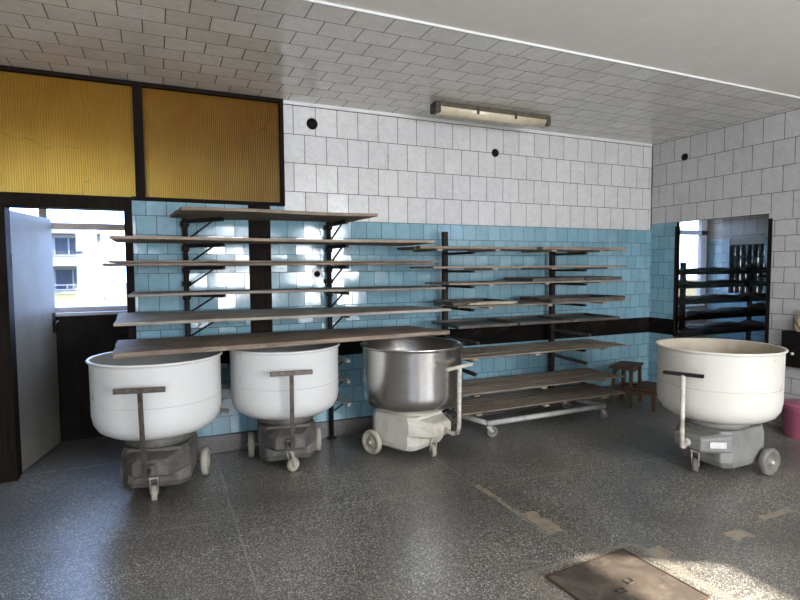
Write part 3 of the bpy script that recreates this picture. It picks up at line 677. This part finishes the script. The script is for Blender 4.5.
for k in range(16):
    x = random.uniform(2.56, 2.78); L = random.uniform(.25, .46); y = Y0+.01+random.uniform(0, .07); zz = top4+.001+.005*(k//4)+.004
    a = Vector((x, y, zz)); b = Vector((min(3.10, x+L), y+random.uniform(-.015, .015), zz+random.uniform(0, .004))); bar(bm, a, b, random.uniform(.006, .014), random.uniform(.004, .007))
tag(obj('splintered_laths', bm, M['splinter']), 'bundle of pale splintered laths at the front edge of the rack', 'wood scraps', None, 'stuff')
# a white rope of flour dust and drips is left out: not readable

# ------------------------------------------------------------------ DOUGH BOWLS ON WHEELED BASES
def bowl_trolley(name, label, loc, ang, rimz, bowl_m, in_m, base_m, wheel_m, fork_m, handle, hm, hbar_m, nose_plate=False, cast_ang=0.3, zb=.425, sw=0.0):
    """local +y is the way the tow handle points"""
    t = thing(name, label, 'mixing bowl', (loc[0], loc[1], 0), ang)
    R = .44; rb = .424
    prof = [(0, zb), (.24, zb), (.33, zb+.012), (.385, zb+.045), (.413, zb+.09), (rb, zb+.15), (rb+.002, rimz-.03), (rb+.006, rimz-.018), (R, rimz-.014), (R+.002, rimz-.006), (R-.004, rimz), (rb, rimz-.002),
            (rb-.008, rimz-.012), (rb-.008, zb+.15), (.403, zb+.095), (.376, zb+.055), (.325, zb+.024), (.24, zb+.01), (0, zb+.01)]
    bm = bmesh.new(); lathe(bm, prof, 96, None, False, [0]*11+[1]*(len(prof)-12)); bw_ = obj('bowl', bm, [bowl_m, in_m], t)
    if bowl_m is not M['steel']:
        bm = bmesh.new(); lathe(bm, [(rb+.0002,.684),(rb+.0016,.685),(rb+.0016,.687),(rb+.0002,.688)], 96); obj('seam', bm, in_m, bw_)
    bm = bmesh.new(); lathe(bm, [(0,.36),(.20,.36),(.225,.375),(.225,zb-.02),(.20,zb-.0005),(0,zb-.0005)], 48); obj('turntable', bm, base_m, t)
    # body: plan polygon lofted, the nose raised clear of the caster
    def loft(secs):
        bm = bmesh.new(); rings = [[bm.verts.new(p) for p in s] for s in secs]; n = len(secs[0])
        for a, b in zip(rings, rings[1:]):
            for k in range(n): bm.faces.new((a[k], a[(k+1)%n], b[(k+1)%n], b[k]))
        bm.faces.new(rings[0][::-1]); bm.faces.new(rings[-1]); return bm
    def plan(hw, yr, ym, yn, nw, zz, zn):
        return [(-hw*.85, yr, zz), (-hw, yr+.06, zz), (-hw, ym, zz), (-nw, yn, zn), (nw, yn, zn), (hw, ym, zz), (hw, yr+.06, zz), (hw*.85, yr, zz)]
    def body(hw, yr, yf, zz): return [(-hw*.82, yr, zz), (-hw, yr+.07, zz), (-hw, yf-.07, zz), (-hw*.78, yf, zz), (hw*.78, yf, zz), (hw, yf-.07, zz), (hw, yr+.07, zz), (hw*.82, yr, zz)]
    obj('chassis', loft([body(.17,-.24,.10,.055), body(.212,-.29,.17,.085), body(.222,-.305,.20,.13), body(.222,-.305,.20,.30), body(.21,-.29,.19,.362)]), base_m, t, .01, 2)
    obj('nose', loft([plan(.19,.0,.15,.315,.10,.19,.20), plan(.2225,.0,.15,.33,.11,.215,.22), plan(.2225,.0,.145,.33,.11,.325,.30), plan(.20,.0,.12,.31,.09,.358,.318)]), base_m, t, .008, 2)
    bm = bmesh.new(); tube(bm, [(-.31,-.22,.105),(.31,-.22,.105)], .013, 12); obj('axle', bm, fork_m, t)
    for s in (-1, 1):
        bm = bmesh.new(); wheel(bm, .05, .105, Matrix.Translation((s*.275,-.22,.105)) @ Matrix.Rotation(PI/2, 4, 'Y')); obj('wheel', bm, wheel_m, t)
    caster(t, (0, .235), cast_ang, .054, .036, WM[wheel_m.name_full], .188, FM[fork_m.name_full], .035)
    if handle == 'flat':
        bm = bmesh.new(); bar(bm, (0,.485,.25), (0,.53,.84), .03, .014, (0,-1,.1)); bar(bm, (0,.36,.27), (0,.49,.27), .03, .02); obj('tow_bar', bm, hm, t, .003)
        bm = bmesh.new(); bar(bm, (-.15,.535,.835), (.15,.535,.835), .022, .034); obj('grip', bm, hbar_m, t, .004)
        obj('hinge_block', boxes([(-.035,.035,.315,.365,.23,.30)]), base_m, t, .004)
    else:
        w_ = handle
        bm = bmesh.new(); TW = Matrix.Translation((0,.33,0)) @ Matrix.Rotation(sw, 4, 'Z')
        tube(bm, [TW @ Vector(q) for q in ((0,-.01,.255),(0,.10,.245),(0,.145,.26),(0,.16,.32),(0,.165,.79))], .017, 14); obj('tow_bar', bm, hm, t)
        bm = bmesh.new(); bar(bm, TW @ Vector((-w_,.165,.795)), TW @ Vector((w_,.165,.795)), .028, .026); obj('grip', bm, hbar_m, t, .005)
        bm = bmesh.new(); lathe(bm, [(0,-.012),(.03,-.012),(.03,.012),(0,.012)], 20, Matrix.Translation((0,.335,.255)) @ Matrix.Rotation(PI/2,4,'X')); obj('pivot', bm, hm, t)
    if nose_plate:
        a = Vector((-.2225,.15,.265)); b = Vector((-.11,.33,.265)); d = (b-a).normalized(); q = a+d*.035; q2 = a+d*.15; nrm = Vector((-d.y, d.x, 0))
        bm = bmesh.new(); A = [q+nrm*.004+Vector((0,0,-.022)), q2+nrm*.004+Vector((0,0,-.022)), q2+nrm*.004+Vector((0,0,.022)), q+nrm*.004+Vector((0,0,.022))]
        A2 = [p+nrm*.004 for p in A]; va = [bm.verts.new(p) for p in A]; vb = [bm.verts.new(p) for p in A2]
        bm.faces.new(va); bm.faces.new(vb)
        for k in range(4): bm.faces.new((va[k], va[(k+1)%4], vb[(k+1)%4], vb[k]))
        o = obj('name_plate', bm, M['plate'], t); o['label'] = 'pale blank name plate'
    return t
WM = {M[k].name_full: k for k in ('wheel', 'wheel_dk')}
FM = {M[k].name_full: k for k in ('tube_paint', 'white_paint', 'cast_white')}
def ang_of(hx, hy): return math.atan2(hy, hx)-PI/2
bowl_trolley('bowl_trolley', 'white enamel mixing bowl on wheels nearest the open door', (-.014, 4.20), ang_of(-.2,-1), .975, M['enamel'], M['enamel_in'], M['cast'], M['wheel'], M['tube_paint'], 'flat', M['worn_steel'], M['worn_steel'], cast_ang=.2, zb=.445)
bowl_trolley('bowl_trolley', 'white enamel mixing bowl on wheels between another white bowl and the steel bowl', (.926, 4.345), ang_of(-.13,-1), .972, M['enamel'], M['enamel_in'], M['cast'], M['wheel'], M['tube_paint'], 'flat', M['worn_steel'], M['worn_steel'], cast_ang=-.9, zb=.43)
bowl_trolley('bowl_trolley', 'brushed stainless steel mixing bowl on a cream wheeled base', (1.965, 4.14), ang_of(.40,-.91), .943, M['steel'], M['steel'], M['cast_white'], M['wheel'], M['cast_white'], .17, M['white_paint'], M['white_paint'], cast_ang=-.6, zb=.405)
bowl_trolley('bowl_trolley', 'cream mixing bowl with dough stained inside standing apart by the right wall', (3.94, 2.79), ang_of(-1,-.02), .967, M['enamel_warm'], M['dough_in'], M['cast_grey'], M['wheel_dk'], M['white_paint'], .135, M['white_paint'], M['black_steel'], True, cast_ang=.5, sw=math.radians(24))

# ------------------------------------------------------------------ small things
t = thing('step_stool', 'brown wooden step stool in the corner beyond the rack', 'stool', (4.93, 4.50, 0), math.radians(28))
def leg(a, b): bm = bmesh.new(); bar(bm, a, b, .035, .035); return bm
for x in (-.19, .19):
    for y, tp in ((.16, .43), (-.02, .43)):
        obj('leg', leg((x*1.08, y+(.02 if y > 0 else 0), 0), (x*.92, y, tp)), M['stool'], t)
    obj('leg', leg((x*1.02, -.26, 0), (x*.98, -.25, .215)), M['stool'], t)
    obj('side_rail', bx(x-.012, x+.012, -.235, .15, .17, .205), M['stool'], t)
obj('seat', bx(-.235, .235, -.05, .205, .43, .455), M['stool'], t, .004)
obj('step', bx(-.225, .225, -.29, -.045, .215, .238), M['stool'], t, .004)
obj('apron', boxes([(-.17,.17,-.012,.008,.38,.428), (-.17,.17,.15,.17,.38,.428)]), M['stool'], t)

t = thing('bucket', 'pink plastic bucket on the floor by the right wall', 'bucket', (5.37, 2.98, 0))
bm = bmesh.new(); lathe(bm, [(0,.0),(.125,.0),(.13,.008),(.158,.27),(.166,.275),(.166,.29),(.156,.29),(.15,.27),(.124,.012),(0,.012)], 48); obj('body', bm, M['pink'], t)
bm = bmesh.new(); lathe(bm, [(0,.325),(.05,.325),(.145,.318),(.163,.31),(.170,.2905),(.1565,.2905),(.15,.3),(0,.31)], 48); obj('lid', bm, M['pink'], t)
bm = bmesh.new(); tube(bm, [(.17*math.cos(a), -.0, .275+.0)+() if False else (.172*math.cos(PI+PI*k/10), -.172*math.sin(PI*k/10)*.99, .272-.02*math.sin(PI*k/10)) for k, a in [(k, 0) for k in range(11)]], .004, 8); obj('bail', bm, M['pink'], t)

t = thing('switch_box', 'black box with a white button on the right wall', 'box', (XR, 3.09, .615), -PI/2)
obj('case', bx(-.135, .135, -.09, -.001, 0, .34), M['hole'], t, .006)
bm = bmesh.new(); lathe(bm, [(0,.0),(.014,.0),(.014,.012),(0,.014)], 20, Matrix.Translation((-.03,-.091,.13)) @ Matrix.Rotation(PI/2,4,'X')); o = obj('button', bm, M['enamel'], t); o['label'] = 'white button'
t = thing('cloth_bag', 'small beige cloth bag on top of the black wall box', 'bag', (XR-.05, 3.06, .956))
bm = bmesh.new(); bmesh.ops.create_icosphere(bm, subdivisions=4, radius=1)
for v in bm.verts:
    p = v.co.copy(); f_ = 1+.16*math.sin(p.x*5+p.z*3)+.1*math.sin(p.y*9-p.z*6)
    v.co = Vector((p.x*.042*f_, p.y*.065*f_, max(0, .075+p.z*.085*f_)))
for f_ in bm.faces: f_.smooth = True
obj('body', bm, M['bag'], t)
bm = bmesh.new(); lathe(bm, [(0,.14),(.018,.14),(.022,.175),(.034,.205),(.012,.2),(0,.19)], 20); obj('neck', bm, M['enamel'], t)

t = thing('floor_hatch', 'rusty square metal hatch plate let into the floor', 'hatch', ((HX[0]+HX[1])/2, (HY[0]+HY[1])/2, 0), math.radians(3.5))
a, b = (HX[1]-HX[0])/2, (HY[1]-HY[0])/2
obj('plate', bx(-a+.012, a-.012, -b+.012, b-.012, .0008, .007), M['hatch'], t, .002)
obj('frame', boxes([(-a,a,-b,-b+.01,.0005,.009), (-a,a,b-.01,b,.0005,.009), (-a,-a+.01,-b+.01,b-.01,.0005,.009), (a-.01,a,-b+.01,b-.01,.0005,.009)]), M['hatch_rim'], t)
bm = bmesh.new()
for (x, y) in ((-.05,-.02), (.05,.02)):
    for s in (-1, 1): bar(bm, (x-.022,y+s*.016,.0085), (x+.022,y+s*.016,.0085), .006, .004, (0,0,1)); bar(bm, (x+s*.022,y-.016,.0085), (x+s*.022,y+.016,.0085), .006, .004, (0,0,1))
o = obj('lifting_eye', bm, M['worn_steel'], t)

# ------------------------------------------------------------------ next room: rack of dark planks behind the pane
t = thing('storage_rack', 'dark rack of crooked planks behind the glass pane', 'rack', (6.75, 4.95, 0))
for x in (-.80, 1.3):
    for y in (-.25, .28): obj('post', bx(x-.025, x+.025, y-.025, y+.025, 0, 1.62), M['darkplank'], t)
RZ = [.70, .90, 1.10, 1.30, 1.47]
for k, zz in enumerate(RZ):
    bm = bmesh.new(); nx = 40
    rs = random.uniform(0, 20); rows = []
    for i in range(nx+1):
        x = -1.0+2.3*i/nx; row = []
        for j in range(7):
            y = -.3+.62*j/6
            tz = zz+.055+.022*math.sin(x*6.1+rs)*math.cos(y*4)+.014*math.sin(x*15+rs*2+y*9)
            row.append((bm.verts.new((x, y, zz)), bm.verts.new((x, y, tz))))
        rows.append(row)
    for i in range(nx):
        for j in range(6):
            q, r_, s_, u_ = rows[i][j], rows[i+1][j], rows[i+1][j+1], rows[i][j+1]
            bm.faces.new((q[0], u_[0], s_[0], r_[0])); bm.faces.new((q[1], r_[1], s_[1], u_[1]))
        for j, fl in ((0, 1), (6, 0)):
            q, r_ = rows[i][j], rows[i+1][j]; bm.faces.new((q[0], r_[0], r_[1], q[1]))
    for i in (0, nx):
        for j in range(6):
            q, r_ = rows[i][j], rows[i][j+1]; bm.faces.new((q[0], r_[0], r_[1], q[1]))
    obj('shelf', bm, M['darkplank'], t)
def sack(label, x, y, zz, sx, sy, sz, m):
    bm = bmesh.new(); bmesh.ops.create_icosphere(bm, subdivisions=3, radius=1); rs = random.uniform(0, 9)
    for v in bm.verts:
        p = v.co; f_ = 1+.15*math.sin(p.x*4+rs)+.1*math.sin(p.y*7+rs); v.co = Vector((x+p.x*sx*f_, y+p.y*sy*f_, zz+max(0, sz*.7+p.z*sz*f_)))
    for f_ in bm.faces: f_.smooth = True
    tag(obj('sack', bm, m), label, 'sack', 'sacks on the dark rack')
sack('brown folded sack on the upper shelf of the rack behind the pane', 7.62, 4.74, 1.30+.10, .16, .06, .03, M['bag'])
sack('small pale bundle on the middle shelf behind the pane', 7.75, 4.74, 1.10+.10, .05, .05, .04, M['plate'])
sack('brown lumpy sack low on the rack behind the pane', 7.5, 4.74, .90+.10, .17, .07, .04, M['bag'])

# ------------------------------------------------------------------ outside
struct('ground_outside', boxes([(-60, 60, 6.5, 70, -.4, -.1)]), M['grass'], 'bright lawn seen through the doorway window', 'lawn')
HYY = 45.0
t = thing('house', 'white two storey house with balcony beyond the lawn', 'house', (-8, HYY, -.1))
def hz(z_): return z_+.1
obj('wall', bx(-11, 4.6, 0, 8, 0, hz(4.1)), M['outer'], t)
obj('roof', bx(-11.4, 4.9, -.9, 8.4, hz(4.12), hz(4.38)), M['roof'], t)
obj('bay', bx(3.42, 3.9, -.3, 0, hz(3.25), hz(4.05)), M['yellow_wall'], t)
for (a, b, c, d_) in ((1.45, 3.25, 2.6, 3.92), (1.4, 3.7, .15, 1.68), (-6, -2, 2.6, 3.92), (-6, -2, .15, 1.68)):
    f_ = obj('window', boxes([(a, b, -.08, -.0, hz(c), hz(c+.08)), (a, b, -.08, 0, hz(d_-.08), hz(d_)), (a, a+.08, -.08, 0, hz(c), hz(d_)), (b-.08, b, -.08, 0, hz(c), hz(d_)), ((a+b)/2-.05, (a+b)/2+.05, -.08, 0, hz(c), hz(d_))]), M['rail'], t)
    obj('pane', bx(a+.06, b-.06, -.04, -.02, hz(c)+.06, hz(d_)-.06), M['houseglass'], f_)
obj('balcony_slab', bx(-11, 4.05, -1.4, 0, hz(1.86), hz(2.06)), M['outer'], t)
obj('railing', boxes([(-11, 4.0, -1.4, -1.34, hz(2.55), hz(2.62)), (-11, 4.0, -1.4, -1.34, hz(2.30), hz(2.34))]+[(x, x+.05, -1.4, -1.34, hz(2.06), hz(2.55)) for x in [-10.9+1.65*k for k in range(10)]]), M['rail'], t)
obj('railing', boxes([(-11, 4.0, -1.4, -1.34, hz(.52), hz(.58)), (-11, 4.0, -1.4, -1.34, hz(.2), hz(.25))]+[(x, x+.05, -1.4, -1.34, hz(-.1), hz(.52)) for x in [-10.9+1.65*k for k in range(10)]]), M['rail'], t)
t = thing('street_lamp', 'thin lamp post on the lawn beside the white house', 'lamp post', (-3.0, 43, -.1))
bm = bmesh.new(); tube(bm, [(0,0,0),(0,0,1.5)], .05, 10); obj('pole', bm, M['rail'], t)
bm = bmesh.new(); lathe(bm, [(0,1.5),(.12,1.5),(.15,1.66),(0,1.7)], 16); obj('lamp_head', bm, M['outer'], t)
t = thing('park_bench', 'pale bench on the lawn beyond the window', 'bench', (-1.9, 34, -.1))
obj('seat', bx(-.9, .9, -.2, .25, .42, .48), M['rail'], t); obj('backrest', bx(-.9, .9, .25, .3, .6, .95), M['rail'], t)
for x in (-.8, .8): obj('leg', bx(x-.03, x+.03, -.2, .3, 0, .42) if False else boxes([(x-.03, x+.03, -.2, -.15, 0, .42), (x-.03, x+.03, .25, .3, 0, .95)]), M['rail'], t)

# ------------------------------------------------------------------ LIGHT
w = bpy.data.worlds.new('sky'); SC.world = w; w.use_nodes = True
bg = w.node_tree.nodes['Background']; bg.inputs[0].default_value = (.38,.57,1.0,1); bg.inputs[1].default_value = 14.0
def area(name, loc, rot, sx, sy, e, col):
    l = bpy.data.lights.new(name, 'AREA'); l.shape = 'RECTANGLE'; l.size = sx; l.size_y = sy; l.energy = e; l.color = col
    o = bpy.data.objects.new(name, l); C.objects.link(o); o.location = loc; o.rotation_euler = rot; return o
EN = [80, 150, 215]
for k, (a, b, c, d_) in enumerate(RW):
    area('daylight', ((a+b)/2, YR-.12, (c+d_)/2), (PI/2+.14, 0, 0), b-a, d_-c, EN[k], (1.0,.972,.885))
s = bpy.data.lights.new('sun', 'SUN'); s.energy = 26; s.angle = math.radians(1.2); s.color = (1, .93, .8)
so = bpy.data.objects.new('sun', s); C.objects.link(so); so.rotation_euler = SUN.to_track_quat('-Z', 'Y').to_euler(); so.location = (9, -4, 8)

# ------------------------------------------------------------------ CAMERA
yaw, pitch, roll = [math.radians(v) for v in (24.128, -3.406, -.3906)]
fw = Vector((math.sin(yaw)*math.cos(pitch), math.cos(yaw)*math.cos(pitch), math.sin(pitch)))
rt = Vector((math.cos(yaw), -math.sin(yaw), 0)); up = rt.cross(fw)
r2 = rt*math.cos(roll)+up*math.sin(roll); u2 = -rt*math.sin(roll)+up*math.cos(roll)
cd = bpy.data.cameras.new('camera'); cd.sensor_width = 36; cd.lens = 542.15*36/800; cd.clip_start = .05; cd.clip_end = 300
co = bpy.data.objects.new('camera', cd); C.objects.link(co)
co.matrix_world = Matrix(((r2.x, u2.x, -fw.x, 0), (r2.y, u2.y, -fw.y, 0), (r2.z, u2.z, -fw.z, H), (0,0,0,1)))
SC.camera = co
vs = SC.view_settings; vs.view_transform = 'Standard'; vs.look = 'None'; vs.gamma = 1; vs.exposure = -0.07; vs.use_curve_mapping = False
SC.cycles.use_denoising = True
SC.cycles.max_bounces = 10; SC.cycles.diffuse_bounces = 5; SC.cycles.glossy_bounces = 4; SC.cycles.transparent_max_bounces = 12
SC.cycles.sample_clamp_indirect = 8
